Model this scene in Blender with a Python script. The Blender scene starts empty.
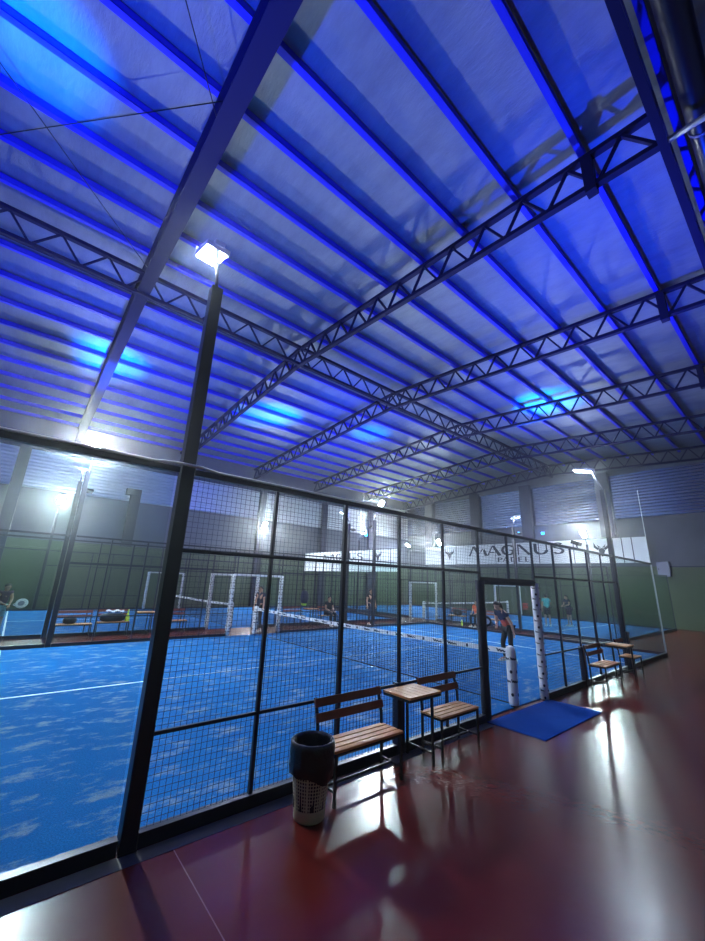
import bpy, bmesh, math, random
from mathutils import Vector, Matrix
random.seed(7)
S = bpy.context.scene
COL = S.collection
PI = math.pi
V = Vector

# ------------------------------------------------------------------ materials
def mat(name, color, rough=0.6, metal=0.0, spec=0.5, emit=None, es=0.0, noise=0.0, nscale=8.0, bump=0.0, bscale=40.0):
    m = bpy.data.materials.new(name); m.use_nodes = True
    nt = m.node_tree; b = nt.nodes['Principled BSDF']
    b.inputs['Base Color'].default_value = (*color, 1)
    b.inputs['Roughness'].default_value = rough
    b.inputs['Metallic'].default_value = metal
    b.inputs['Specular IOR Level'].default_value = spec
    if emit:
        b.inputs['Emission Color'].default_value = (*emit, 1); b.inputs['Emission Strength'].default_value = es
    if noise or bump:
        tc = nt.nodes.new('ShaderNodeTexCoord')
        if noise:
            n = nt.nodes.new('ShaderNodeTexNoise'); n.inputs['Scale'].default_value = nscale; n.inputs['Detail'].default_value = 5
            nt.links.new(tc.outputs['Object'], n.inputs['Vector'])
            r = nt.nodes.new('ShaderNodeMix'); r.data_type = 'RGBA'
            r.inputs['A'].default_value = (*[c*(1-noise) for c in color], 1)
            r.inputs['B'].default_value = (*[min(1, c*(1+noise)) for c in color], 1)
            nt.links.new(n.outputs['Fac'], r.inputs['Factor']); nt.links.new(r.outputs['Result'], b.inputs['Base Color'])
        if bump:
            n2 = nt.nodes.new('ShaderNodeTexNoise'); n2.inputs['Scale'].default_value = bscale; n2.inputs['Detail'].default_value = 3
            nt.links.new(tc.outputs['Object'], n2.inputs['Vector'])
            bp = nt.nodes.new('ShaderNodeBump'); bp.inputs['Strength'].default_value = bump; bp.inputs['Distance'].default_value = 0.02
            nt.links.new(n2.outputs['Fac'], bp.inputs['Height']); nt.links.new(bp.outputs['Normal'], b.inputs['Normal'])
    return m

def ramp(nt, fac, stops):
    r = nt.nodes.new('ShaderNodeValToRGB'); e = r.color_ramp.elements
    while len(e) < len(stops): e.new(0.5)
    for i, (p, c) in enumerate(stops):
        e[i].position = p; e[i].color = (*c, 1) if len(c) == 3 else c
    nt.links.new(fac, r.inputs['Fac']); return r.outputs['Color']

def mixc(nt, f, a, b):
    r = nt.nodes.new('ShaderNodeMix'); r.data_type = 'RGBA'
    for k, v in (('Factor', f), ('A', a), ('B', b)):
        if hasattr(v, 'links') or hasattr(v, 'is_linked'): nt.links.new(v, r.inputs[k])
        elif k == 'Factor': r.inputs[k].default_value = v
        else: r.inputs[k].default_value = (*v, 1)
    return r.outputs['Result']

def noise_node(nt, vec, scale, detail=5, rough=0.6, stretch=None):
    n = nt.nodes.new('ShaderNodeTexNoise'); n.inputs['Scale'].default_value = scale; n.inputs['Detail'].default_value = detail
    n.inputs['Roughness'].default_value = rough
    if stretch:
        mp = nt.nodes.new('ShaderNodeMapping'); mp.inputs['Scale'].default_value = stretch
        nt.links.new(vec, mp.inputs['Vector']); vec = mp.outputs['Vector']
    nt.links.new(vec, n.inputs['Vector']); return n.outputs['Fac']

def base_nodes(name):
    m = bpy.data.materials.new(name); m.use_nodes = True; nt = m.node_tree
    tc = nt.nodes.new('ShaderNodeTexCoord')
    return m, nt, nt.nodes['Principled BSDF'], tc.outputs['Object']

def mk_turf():
    m, nt, b, vec = base_nodes('blue turf')
    n1 = noise_node(nt, vec, 2.1, 9, 0.74, (1.0, 1.8, 1))
    n2 = noise_node(nt, vec, 0.35, 3, 0.5)
    n3 = noise_node(nt, vec, 60, 2, 0.6)
    c = mixc(nt, n2, (0.0015, 0.092, 0.29), (0.0025, 0.155, 0.45))
    sand = ramp(nt, n1, [(0.52, (0, 0, 0)), (0.64, (1, 1, 1))])
    s2 = nt.nodes.new('ShaderNodeMath'); s2.operation = 'MULTIPLY'; s2.inputs[1].default_value = 0.55
    nt.links.new(sand, s2.inputs[0])
    c = mixc(nt, s2.outputs[0], c, (0.34, 0.37, 0.36))
    g = ramp(nt, n3, [(0.3, (0.75, 0.75, 0.75)), (0.7, (1.15, 1.15, 1.15))])
    mm = nt.nodes.new('ShaderNodeMix'); mm.data_type = 'RGBA'; mm.blend_type = 'MULTIPLY'; mm.inputs['Factor'].default_value = 1
    nt.links.new(c, mm.inputs['A']); nt.links.new(g, mm.inputs['B'])
    nt.links.new(mm.outputs['Result'], b.inputs['Base Color'])
    b.inputs['Roughness'].default_value = 0.9; b.inputs['Specular IOR Level'].default_value = 0.05
    bp = nt.nodes.new('ShaderNodeBump'); bp.inputs['Strength'].default_value = 0.4; bp.inputs['Distance'].default_value = 0.02
    nt.links.new(n3, bp.inputs['Height']); nt.links.new(bp.outputs['Normal'], b.inputs['Normal'])
    return m

def mk_floor():
    m, nt, b, vec = base_nodes('red sealed concrete')
    n1 = noise_node(nt, vec, 0.8, 6, 0.65); n2 = noise_node(nt, vec, 4, 4, 0.6)
    c = mixc(nt, n1, (0.085, 0.008, 0.006), (0.145, 0.016, 0.011))
    st = ramp(nt, n2, [(0.50, (0, 0, 0)), (0.75, (0.35, 0.35, 0.35))])
    c = mixc(nt, st, c, (0.12, 0.022, 0.017))
    nt.links.new(c, b.inputs['Base Color'])
    r = ramp(nt, noise_node(nt, vec, 5, 5, 0.6), [(0.3, (0.235,)*3), (0.75, (0.275,)*3)])
    nt.links.new(r, b.inputs['Roughness'])
    b.inputs['Specular IOR Level'].default_value = 0.32
    bp = nt.nodes.new('ShaderNodeBump'); bp.inputs['Strength'].default_value = 0.05; bp.inputs['Distance'].default_value = 0.02
    nt.links.new(noise_node(nt, vec, 14, 4, 0.6), bp.inputs['Height']); nt.links.new(bp.outputs['Normal'], b.inputs['Normal'])
    return m

def mk_foil():
    m, nt, b, vec = base_nodes('silver insulation foil')
    n1 = noise_node(nt, vec, 1.2, 6, 0.7, (2.2, 0.6, 1)); n2 = noise_node(nt, vec, 9, 5, 0.7, (1.5, 0.5, 1))
    c = mixc(nt, n1, (0.16, 0.185, 0.22), (0.40, 0.43, 0.47))
    nt.links.new(c, b.inputs['Base Color'])
    b.inputs['Metallic'].default_value = 0.35
    r = ramp(nt, n2, [(0.3, (0.45,)*3), (0.7, (0.62,)*3)]); nt.links.new(r, b.inputs['Roughness'])
    w = nt.nodes.new('ShaderNodeTexWave'); w.wave_type = 'BANDS'; w.bands_direction = 'X'; w.inputs['Scale'].default_value = 0.8
    w.inputs['Distortion'].default_value = 0.4
    nt.links.new(vec, w.inputs['Vector'])
    ad = nt.nodes.new('ShaderNodeMath'); ad.operation = 'ADD'; nt.links.new(n2, ad.inputs[0]); nt.links.new(n1, ad.inputs[1])
    bp = nt.nodes.new('ShaderNodeBump'); bp.inputs['Strength'].default_value = 0.35; bp.inputs['Distance'].default_value = 0.04
    nt.links.new(ad.outputs[0], bp.inputs['Height']); nt.links.new(bp.outputs['Normal'], b.inputs['Normal'])
    return m

def mk_wall():
    # painted block wall: olive green dado up to 3.55 m, grey render above it
    m, nt, b, vec = base_nodes('painted hall wall')
    sp = nt.nodes.new('ShaderNodeSeparateXYZ'); nt.links.new(vec, sp.inputs[0])
    gt = nt.nodes.new('ShaderNodeMath'); gt.operation = 'GREATER_THAN'; gt.inputs[1].default_value = 3.55
    nt.links.new(sp.outputs['Z'], gt.inputs[0])
    n = noise_node(nt, vec, 0.9, 6, 0.65)
    g = mixc(nt, n, (0.075, 0.10, 0.055), (0.12, 0.15, 0.085))
    w = mixc(nt, n, (0.09, 0.095, 0.13), (0.145, 0.15, 0.20))
    nt.links.new(mixc(nt, gt.outputs[0], g, w), b.inputs['Base Color'])
    b.inputs['Roughness'].default_value = 0.75
    br = nt.nodes.new('ShaderNodeBump'); br.inputs['Strength'].default_value = 0.15; br.inputs['Distance'].default_value = 0.02
    nt.links.new(noise_node(nt, vec, 7, 5), br.inputs['Height']); nt.links.new(br.outputs['Normal'], b.inputs['Normal'])
    return m

def mk_glass():
    m = bpy.data.materials.new('tempered glass'); m.use_nodes = True; nt = m.node_tree
    nt.nodes.remove(nt.nodes['Principled BSDF'])
    out = nt.nodes['Material Output']
    t = nt.nodes.new('ShaderNodeBsdfTransparent'); t.inputs['Color'].default_value = (0.90, 0.955, 0.94, 1)
    g = nt.nodes.new('ShaderNodeBsdfGlossy'); g.inputs['Roughness'].default_value = 0.03
    lw = nt.nodes.new('ShaderNodeLayerWeight'); lw.inputs['Blend'].default_value = 0.5
    pw_ = nt.nodes.new('ShaderNodeMath'); pw_.operation = 'POWER'; pw_.inputs[1].default_value = 4.5
    f = nt.nodes.new('ShaderNodeMath'); f.operation = 'MULTIPLY_ADD'; f.inputs[1].default_value = 0.6; f.inputs[2].default_value = 0.03
    nt.links.new(lw.outputs['Facing'], pw_.inputs[0]); nt.links.new(pw_.outputs[0], f.inputs[0])
    mx = nt.nodes.new('ShaderNodeMixShader')
    nt.links.new(f.outputs[0], mx.inputs[0]); nt.links.new(t.outputs[0], mx.inputs[1]); nt.links.new(g.outputs[0], mx.inputs[2])
    nt.links.new(mx.outputs[0], out.inputs['Surface'])
    return m

def mk_wood(name, a, b_, rough=0.35):
    m, nt, b, vec = base_nodes(name)
    n = noise_node(nt, vec, 6, 5, 0.6, (0.6, 7, 7))
    nt.links.new(mixc(nt, n, a, b_), b.inputs['Base Color']); b.inputs['Roughness'].default_value = rough
    return m

M = dict(
    turf=mk_turf(), floor=mk_floor(), foil=mk_foil(), wall=mk_wall(), glass=mk_glass(),
    navy=mat('navy painted steel', (0.012, 0.014, 0.06), 0.45, 0.2),
    purlin=mat('blue purlin steel', (0.015, 0.022, 0.75), 0.5),  # purlins given one saturated blue base colour
    truss=mat('dark blue truss steel', (0.007, 0.008, 0.060), 0.7, 0.0, 0.15),
    fence=mat('black blue fence steel', (0.010, 0.012, 0.032), 0.38, 0.3),
    wire=mat('dark mesh wire', (0.012, 0.014, 0.04), 0.5, 0.3),
    zinc=mat('galvanised steel', (0.55, 0.57, 0.6), 0.38, 0.8, noise=0.12, nscale=5),
    clad=mat('corrugated zinc cladding', (0.62, 0.64, 0.68), 0.33, 0.75, noise=0.15, nscale=1.5),
    pipe=mat('dark duct pipe', (0.03, 0.03, 0.04), 0.35, 0.4),
    tie=mat('grey tie tube', (0.28, 0.29, 0.34), 0.4, 0.5),
    clad_blue_cast=mat('corrugated zinc with blue cast', (0.22, 0.26, 0.42), 0.24, 0.9, noise=0.25, nscale=1.2),  # galvanised sheet, reflected blue light put into its base colour
    white=mat('white vinyl', (0.78, 0.79, 0.82), 0.45),
    banner=mat('white banner vinyl', (0.90, 0.91, 0.92), 0.5, noise=0.03, nscale=2),
    ink=mat('navy black ink', (0.008, 0.010, 0.03), 0.5),
    line=mat('white court line', (0.75, 0.80, 0.85), 0.8, noise=0.08, nscale=6),
    lamp=mat('floodlight lens', (1, 1, 1), 0.4, emit=(0.70, 0.86, 1.0), es=800), lamp_dim=mat('dimmer floodlight lens', (1, 1, 1), 0.4, emit=(0.70, 0.86, 1.0), es=420), lamp_hot=mat('bright floodlight lens', (1, 1, 1), 0.4, emit=(0.80, 0.92, 1.0), es=2500),
    blueled=mat('blue led lens', (0.1, 0.3, 1), 0.3, emit=(0.0, 0.33, 1.0), es=14),
    black=mat('black plastic', (0.012, 0.012, 0.014), 0.4),
    bag=mat('black bin liner', (0.010, 0.011, 0.018), 0.28, bump=0.5, bscale=14),
    cream=mat('cream plastic', (0.55, 0.52, 0.38), 0.45),
    net=mat('black net cord', (0.012, 0.013, 0.02), 0.7),
    foam=mat('black foam padding', (0.010, 0.012, 0.028), 0.6, bump=0.6, bscale=25),
    wood_top=mk_wood('light varnished pine', (0.50, 0.19, 0.055), (0.72, 0.32, 0.11), 0.5),
    wood_back=mk_wood('dark red varnished slat', (0.16, 0.03, 0.018), (0.25, 0.052, 0.03)),
    frame=mat('black bench frame', (0.010, 0.010, 0.014), 0.4, 0.3),
    matblue=mat('blue carpet mat', (0.004, 0.060, 0.34), 0.95, spec=0.04, bump=0.4, bscale=80, noise=0.15, nscale=5),
    skin=mat('skin', (0.52, 0.29, 0.20), 0.5), eye=mat('dark eye', (0.02, 0.012, 0.01), 0.2),
    hair=mat('dark brown hair', (0.018, 0.010, 0.007), 0.5), shoe=mat('white shoe', (0.7, 0.7, 0.7), 0.5),
    c_navy=mat('navy cloth', (0.014, 0.016, 0.05), 0.8), c_coral=mat('coral cloth', (0.75, 0.13, 0.09), 0.8),
    c_black=mat('black cloth', (0.010, 0.010, 0.014), 0.8), c_teal=mat('teal cloth', (0.10, 0.52, 0.50), 0.8),
    c_orange=mat('orange cloth', (0.90, 0.13, 0.04), 0.8), c_maroon=mat('dark violet cloth', (0.05, 0.015, 0.06), 0.8),
    c_aqua=mat('pale aqua cloth', (0.25, 0.5, 0.5), 0.8),
    yellow=mat('yellow green plastic', (0.65, 0.85, 0.06), 0.4), red=mat('red plastic', (0.6, 0.05, 0.04), 0.5),
    speaker=mat('dark grey cabinet', (0.016, 0.018, 0.03), 0.6), electric=mat('grey electric cabinet', (0.20, 0.21, 0.30), 0.5),
)

# ------------------------------------------------------------------ mesh builder
class MB:
    def __init__(s): s.v = []; s.f = []; s.sm = []
    def add(s, vs, fs, smooth=False):
        o = len(s.v); s.v += [tuple(p) for p in vs]; s.f += [tuple(o+i for i in f) for f in fs]; s.sm += [smooth]*len(fs); return s
    def box(s, c, d, rot=None):
        c = V(c); h = V(d)/2
        vs = [V((x*h.x, y*h.y, z*h.z)) for x in (-1, 1) for y in (-1, 1) for z in (-1, 1)]
        if rot is not None: vs = [rot @ p for p in vs]
        return s.add([p+c for p in vs], [(0, 1, 3, 2), (4, 6, 7, 5), (0, 4, 5, 1), (2, 3, 7, 6), (0, 2, 6, 4), (1, 5, 7, 3)])
    def bb(s, a, b): a = V(a); b = V(b); return s.box((a+b)/2, [abs(x) for x in (b-a)])
    def bar(s, a, b, w, h=None, up=(0, 0, 1)):
        a = V(a); b = V(b); h = h or w; d = (b-a).normalized(); u = V(up)
        if abs(d.dot(u)) > 0.98: u = V((1, 0, 0)) if abs(d.x) < 0.9 else V((0, 1, 0))
        r = d.cross(u).normalized(); u = r.cross(d)
        q = [r*i*w/2+u*j*h/2 for i, j in ((-1, -1), (1, -1), (1, 1), (-1, 1))]
        return s.add([a+p for p in q]+[b+p for p in q], [(3, 2, 1, 0), (4, 5, 6, 7), (0, 1, 5, 4), (1, 2, 6, 5), (2, 3, 7, 6), (3, 0, 4, 7)])
    def tube(s, pts, r, n=10, caps=True):
        pts = [V(p) for p in pts]; rs = r if isinstance(r, (list, tuple)) else [r]*len(pts)
        rings = []; u = None
        for i, p in enumerate(pts):
            d = (pts[min(i+1, len(pts)-1)]-pts[max(i-1, 0)]).normalized()
            if u is None:
                u = V((0, 0, 1)) if abs(d.z) < 0.9 else V((1, 0, 0))
            x = d.cross(u).normalized(); u = x.cross(d).normalized()
            rings += [p+(x*math.cos(2*PI*k/n)+u*math.sin(2*PI*k/n))*rs[i] for k in range(n)]
        fs = [(i*n+k, i*n+(k+1) % n, (i+1)*n+(k+1) % n, (i+1)*n+k) for i in range(len(pts)-1) for k in range(n)]
        s.add(rings, fs, True)
        if caps:
            o = len(s.v)-len(rings)
            s.f += [tuple(o+k for k in reversed(range(n))), tuple(o+(len(pts)-1)*n+k for k in range(n))]; s.sm += [False, False]
        return s
    def ell(s, c, r, rot=None, n=12, m=8, zmin=-1.0):
        c = V(c); vs = []; fs = []
        th0 = math.acos(max(-1, min(1, zmin)))
        for i in range(m+1):
            t = th0*i/m
            for k in range(n):
                p = V((r[0]*math.sin(t)*math.cos(2*PI*k/n), r[1]*math.sin(t)*math.sin(2*PI*k/n), r[2]*math.cos(t)))
                vs.append((rot @ p if rot is not None else p)+c)
        for i in range(m):
            for k in range(n): fs.append((i*n+k, (i+1)*n+k, (i+1)*n+(k+1) % n, i*n+(k+1) % n))
        return s.add(vs, fs, True)
    def lathe(s, prof, c=(0, 0, 0), n=24):
        c = V(c); vs = [c+V((r*math.cos(2*PI*k/n), r*math.sin(2*PI*k/n), z)) for r, z in prof for k in range(n)]
        return s.add(vs, [(i*n+k, i*n+(k+1) % n, (i+1)*n+(k+1) % n, (i+1)*n+k) for i in range(len(prof)-1) for k in range(n)], True)
    def prism(s, poly, fr, t):
        """poly in (u,v); fr(u,v,w) -> world; thickness t"""
        n = len(poly); a = [fr(u, v, 0) for u, v in poly]; b = [fr(u, v, t) for u, v in poly]
        return s.add(a+b, [tuple(range(n)), tuple(reversed(range(n, 2*n)))]+[(i, i+n, (i+1) % n+n, (i+1) % n) for i in range(n)])
    def mesh(s, name, m):
        me = bpy.data.meshes.new(name); me.from_pydata(s.v, [], s.f)
        me.polygons.foreach_set('use_smooth', s.sm)
        for x in (m if isinstance(m, (list, tuple)) else [m]): me.materials.append(x)
        bm = bmesh.new(); bm.from_mesh(me); bmesh.ops.recalc_face_normals(bm, faces=bm.faces); bm.to_mesh(me); bm.free()
        me.update(); return me
    def build(s, name, m, parent=None, bevel=0):
        o = bpy.data.objects.new(name, s.mesh(name, m)); COL.objects.link(o)
        if parent: o.parent = parent
        if bevel:
            b = o.modifiers.new('bevel', 'BEVEL'); b.width = bevel; b.segments = 2; b.limit_method = 'ANGLE'
        return o

def tag(o, label, cat, group=None, kind=None):
    o['label'] = label; o['category'] = cat
    if group: o['group'] = group
    if kind: o['kind'] = kind
    return o
def thing(name, label, cat, loc=(0, 0, 0), rz=0.0, group=None):
    o = bpy.data.objects.new(name, None); COL.objects.link(o); o.empty_display_size = 0.1
    o.location = loc; o.rotation_euler = (0, 0, rz)
    return tag(o, label, cat, group)
def struct(name, mb, m, label=None):
    o = mb.build(name, m); o['kind'] = 'structure'
    if label: o['label'] = label
    return o
def copy_tree(o, parent=None):
    c = o.copy(); COL.objects.link(c)
    if parent: c.parent = parent
    for ch in list(o.children): copy_tree(ch, c)
    return c
ORD = 'first second third fourth fifth sixth seventh eighth ninth tenth eleventh twelfth thirteenth'.split()

# ------------------------------------------------------------------ hall shell
X0, X1, Y0, Y1, YR = -12.0, 23.0, -7.0, 23.0, 8.2
SL = 0.07
def zb(y): return 9.58+SL*(YR-abs(y-YR))          # underside of the truss bottom chord
TD = 0.85                                          # truss depth
struct('floor', MB().bb((X0, Y0, -0.2), (X1, Y1, 0)), M['floor'], 'glossy dark red sealed concrete floor')
struct('wall_north', MB().bb((X0, Y1, 0), (X1, Y1+0.25, 11.6)), M['wall'], 'far long wall, green below and grey above')
struct('wall_east', MB().bb((X1, Y0, 0), (X1+0.25, Y1, 11.8)), M['wall'], 'end wall, green below and grey above')
struct('wall_south', MB().bb((X0, Y0-0.25, 0), (X1, Y0, 11.0)), M['wall'], 'long wall behind the camera')
struct('wall_west', MB().bb((X0-0.25, Y0, 0), (X0, Y1, 11.8)), M['wall'], 'end wall beyond the left edge')
cz = lambda y: zb(y)+TD+0.22
mb = MB()
for a, b in ((Y0, YR), (YR, Y1)):
    t = 0.12
    mb.add([(X0, a, cz(a)), (X1, a, cz(a)), (X1, b, cz(b)), (X0, b, cz(b)), (X0, a, cz(a)+t), (X1, a, cz(a)+t), (X1, b, cz(b)+t), (X0, b, cz(b)+t)],
           [(0, 1, 2, 3), (7, 6, 5, 4), (0, 4, 5, 1), (2, 6, 7, 3), (1, 5, 6, 2), (0, 3, 7, 4)])
struct('ceiling', mb, M['foil'], 'silver foil lined sloping roof underside')

# corrugated cladding bands high on the two far walls
def corrugated(fr, length, z0, z1, pitch=0.19, amp=0.03):
    n = int((z1-z0)/pitch)*6; vs = []
    for i in range(n+1):
        z = z0+(z1-z0)*i/n; d = 0.05+amp*math.cos(2*PI*i/6)
        vs += [fr(0, z, d), fr(length, z, d)]
    m_ = MB(); m_.add(vs, [(2*i, 2*i+1, 2*i+3, 2*i+2) for i in range(n)], True)
    k = len(vs); vb = [fr(0, z0, 0), fr(length, z0, 0), fr(length, z1, 0), fr(0, z1, 0)]
    m_.add(vb, [(0, 1, 2, 3)]); return m_
struct('trim_1', corrugated(lambda u, z, d: V((X1-d, Y0+u, z)), Y1-Y0, 6.62, 9.62), M['clad_blue_cast'], 'horizontal corrugated metal band on the end wall')
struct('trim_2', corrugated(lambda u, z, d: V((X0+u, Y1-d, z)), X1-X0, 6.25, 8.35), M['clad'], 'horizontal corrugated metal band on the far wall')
k = 3
for y in (-1.6, 4.85, 10.3, 14.9, 20.0):
    struct('trim_%d' % k, MB().bb((X1-0.32, y-0.42, 5.45 if 2 < y < 21 else 0), (X1, y+0.42, 9.9)), M['navy'], 'steel wall column'); k += 1
for x in (-8.0, 6.3, 12.2, 17.6):
    struct('trim_%d' % k, MB().bb((x-0.25, Y1-0.3, 0), (x+0.25, Y1, 9.2)), M['navy'], 'steel wall column'); k += 1
struct('trim_%d' % k, MB().bb((X0, Y1-0.22, 8.35), (X1, Y1, 9.1)), M['navy'], 'dark eaves beam along the far wall'); k += 1
struct('trim_%d' % k, MB().bb((X1-0.03, Y0, 3.5), (X1, 2.4, 3.56)), M['navy'], 'thin ledge line on end wall'); k += 1

struct('trim_%d' % k, MB().bb((-5.715, Y0, 0.0), (-5.708, -0.2, 0.0012)), mat('pale red joint filler', (0.24, 0.075, 0.06), 0.6), 'thin joint line in the red floor'); k += 1
struct('trim_%d' % k, MB().bb((X0, -0.2, 0.0), (-1.1, -0.05, 0.002)), mat('bare grey concrete', (0.12, 0.11, 0.11), 0.35, noise=0.3, nscale=6), 'bare concrete strip along the near fence'); k += 1
# ------------------------------------------------------------------ roof steel
def truss_y(x, label, y_a=-3.4, y_b=22.75):
    t = thing('roof_truss', label, 'roof truss', (x, y_a, zb(y_a)), group='lattice roof trusses')
    L = lambda y, dz: V((0, y-y_a, zb(y)+dz-zb(y_a)))
    for nm, dz, hh in (('bottom_chord', 0.05, 0.10), ('top_chord', TD-0.05, 0.10)):
        m_ = MB(); m_.bar(L(y_a, dz), L(YR, dz), 0.14, hh); m_.bar(L(YR, dz), L(y_b, dz), 0.14, hh); m_.build(nm, M['truss'], t)
    w = MB(); p = 0.46; n = int((y_b-y_a)/p)
    for i in range(n):
        ya = y_a+i*(y_b-y_a)/n; yb2 = y_a+(i+1)*(y_b-y_a)/n
        lo, hi = (0.06, TD-0.06) if i % 2 == 0 else (TD-0.06, 0.06)
        w.bar(L(ya, lo), L(yb2, hi), 0.06 if i % 2 else 0.09, 0.05)
    w.build('web_lattice', M['truss'], t)
    MB().bb(L(-2.35, -0.10)-V((0.10, 0.09, 0)), L(-2.35, TD-0.1)+V((0.10, 0.09, 0))).build('splice_post', M['truss'], t)
    return t
TX = [-0.15, 5.3, 10.85, 16.5, 22.0]
tl = ['dark lattice roof truss nearest the camera, above the net of the near court',
      'second dark lattice roof truss counted from the camera',
      'middle one of the five dark lattice roof trusses',
      'dark lattice roof truss next to the end truss by the corrugated wall',
      'farthest dark lattice roof truss, tight against the corrugated end wall']
for x, l in zip(TX, tl): truss_y(x, l)

def girder_x(y, z, label, x_a, x_b, d=0.85):
    t = thing('roof_girder', label, 'roof girder', (x_a, y, z))
    for nm, dz in (('bottom_chord', 0.05), ('top_chord', d-0.05)):
        MB().bar((0, 0, dz), (x_b-x_a, 0, dz), 0.13, 0.11).build(nm, M['truss'], t)
    w = MB(); n = int((x_b-x_a)/0.55)
    for i in range(n):
        a = (x_b-x_a)*i/n; b = (x_b-x_a)*(i+1)/n
        lo, hi = (0.06, d-0.06) if i % 2 == 0 else (d-0.06, 0.06)
        w.bar((a, 0, lo), (b, 0, hi), 0.05, 0.05)
    w.build('web_lattice', M['truss'], t); return t
girder_x(8.0, zb(8.0), 'dark lattice ridge girder crossing under all the trusses along the hall', X0+0.1, X1-0.35)
girder_x(-3.45, zb(-3.45)-0.02, 'dark lattice girder overhead beside the two dark pipes', X0+0.1, X1-0.35)
t = thing('roof_beam', 'solid dark steel roof beam overhead beside the near floodlight', 'roof beam', (-5.85, Y0, 0))
for a, b in ((Y0+0.05, YR), (YR, Y1-0.3)):
    pass
m1, m2, m3 = MB(), MB(), MB()
for a, b in ((Y0+0.05, YR), (YR, Y1-0.3)):
    A, B = V((0, a-Y0, zb(a)+0.1)), V((0, b-Y0, zb(b)+0.1))
    m1.bar(A, B, 0.34, 0.05); m2.bar(A+V((0, 0, 0.37)), B+V((0, 0, 0.37)), 0.05, 0.7); m3.bar(A+V((0, 0, 0.74)), B+V((0, 0, 0.74)), 0.34, 0.05)
m1.build('bottom_flange', M['truss'], t); m2.build('web_plate', M['truss'], t); m3.build('top_flange', M['truss'], t)

py = []
y = 7.15
while y > Y0+0.3: py.append((y, 'camera')); y -= 1.35
y = 9.65
while y < Y1-0.3: py.append((y, 'far')); y += 1.42
cnt = {'camera': 0, 'far': 0}
for y, side in py:
    z = zb(y)+TD+0.02
    lab = '%s blue roof purlin from the ridge on the %s' % (ORD[cnt[side]], 'camera side' if side == 'camera' else 'far wall side'); cnt[side] += 1
    m_ = MB(); xa, xb = X0+0.05, X1-0.05
    m_.bb((xa, y-0.06, z), (xb, y+0.06, z+0.012)).bb((xa, y-0.06, z), (xb, y-0.05, z+0.17)).bb((xa, y-0.06, z+0.158), (xb, y+0.06, z+0.17))
    tag(m_.build('roof_purlin', M['purlin']), lab, 'roof purlin', 'blue roof purlins')

for i, (yy, zz, r, lab) in enumerate(((-3.95, 9.75, 0.19, 'dark round duct pipe overhead next to the lattice girder'),
                                      (-4.55, 9.65, 0.15, 'thinner dark duct pipe overhead, farther from the lattice girder'))):
    t = thing('duct_pipe', lab, 'pipe', (X0+0.1, yy, zz), group='overhead pipes')
    MB().tube([(0, 0, 0), (X1-X0-0.2, 0, 0)], r, 16).build('pipe_run', M['pipe'], t)
    for q in range(12):
        xx = 1.2+q*2.75
        c = MB().tube([(xx, 0, 0), (xx+0.06, 0, 0)], r+0.012, 16).build('clamp_band', M['tie'], t)
        MB().bar((xx+0.03, 0, r), (xx+0.03, 0, cz(yy)-zz-0.01), 0.02).build('hanger_rod', M['tie'], c)
tl2 = ['nearest grey tie tube beyond the lattice girder', 'second grey tie tube beyond the lattice girder', 'third grey tie tube beyond the lattice girder']
for x, l in zip(TX[:3], tl2):
    tag(MB().tube([(x, -3.4, zb(-3.4)+0.05), (x, Y0+0.02, zb(-3.4)-0.1)], 0.05, 10).build('tie_tube', M['tie']), l, 'tie tube', 'tie tubes by the girder')
cab = [((-5.95, 1.7), (-11.6, 8.4), 'thin bracing cable sloping down left from the solid roof beam'),
       ((-5.95, 7.4), (-11.6, 0.9), 'thin bracing cable crossing the other one at the upper left'),
       ((-5.95, 1.9), (-9.4, -2.6), 'thin bracing cable at top left running up to the frame edge')]
for q, (a, b, l) in enumerate(cab):
    tag(MB().tube([(a[0], a[1], zb(a[1])+0.72-0.1*q), (b[0], b[1], zb(b[1])+0.72-0.1*q)], 0.010, 6).build('bracing_cable', M['black']), l, 'cable', 'roof bracing cables')

# ------------------------------------------------------------------ courts
def turf(x0, y0, x1, y1, lines, label):
    t = thing('court_turf', label, 'artificial turf', (x0, y0, 0.0), group=None)
    MB().bb((0, 0, 0.001), (x1-x0, y1-y0, 0.016)).build('turf_carpet', M['turf'], t)
    for a, b in lines:
        MB().bb((a[0]-x0, a[1]-y0, 0.016), (b[0]-x0, b[1]-y0, 0.019)).build('court_line', M['line'], t)
def lines_x(x0, y0):   # court 20 long in x, 10 wide in y
    xc, yc = x0+10, y0+5
    return [((xc-6.98, y0+0.08), (xc-6.93, y0+9.92)), ((xc+6.93, y0+0.08), (xc+6.98, y0+9.92)), ((xc-6.93, yc-0.025), (xc+6.93, yc+0.025))]
def lines_y(x0, y0):
    xc, yc = x0+5, y0+10
    return [((x0+0.08, yc-6.98), (x0+9.92, yc-6.93)), ((x0+0.08, yc+6.93), (x0+9.92, yc+6.98)), ((xc-0.025, yc-6.93), (xc+0.025, yc+6.93))]
turf(-10, 0.067, 9.95, 9.933, lines_x(-10, 0), 'worn blue artificial turf of the near padel court')
turf(-10, 12.067, 9.95, 21.933, lines_x(-10, 12), 'blue artificial turf of the court beyond, along the far wall')
turf(12.067, 2.05, 21.933, 21.95, lines_y(12, 2), 'blue artificial turf of the court along the end wall')

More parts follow.
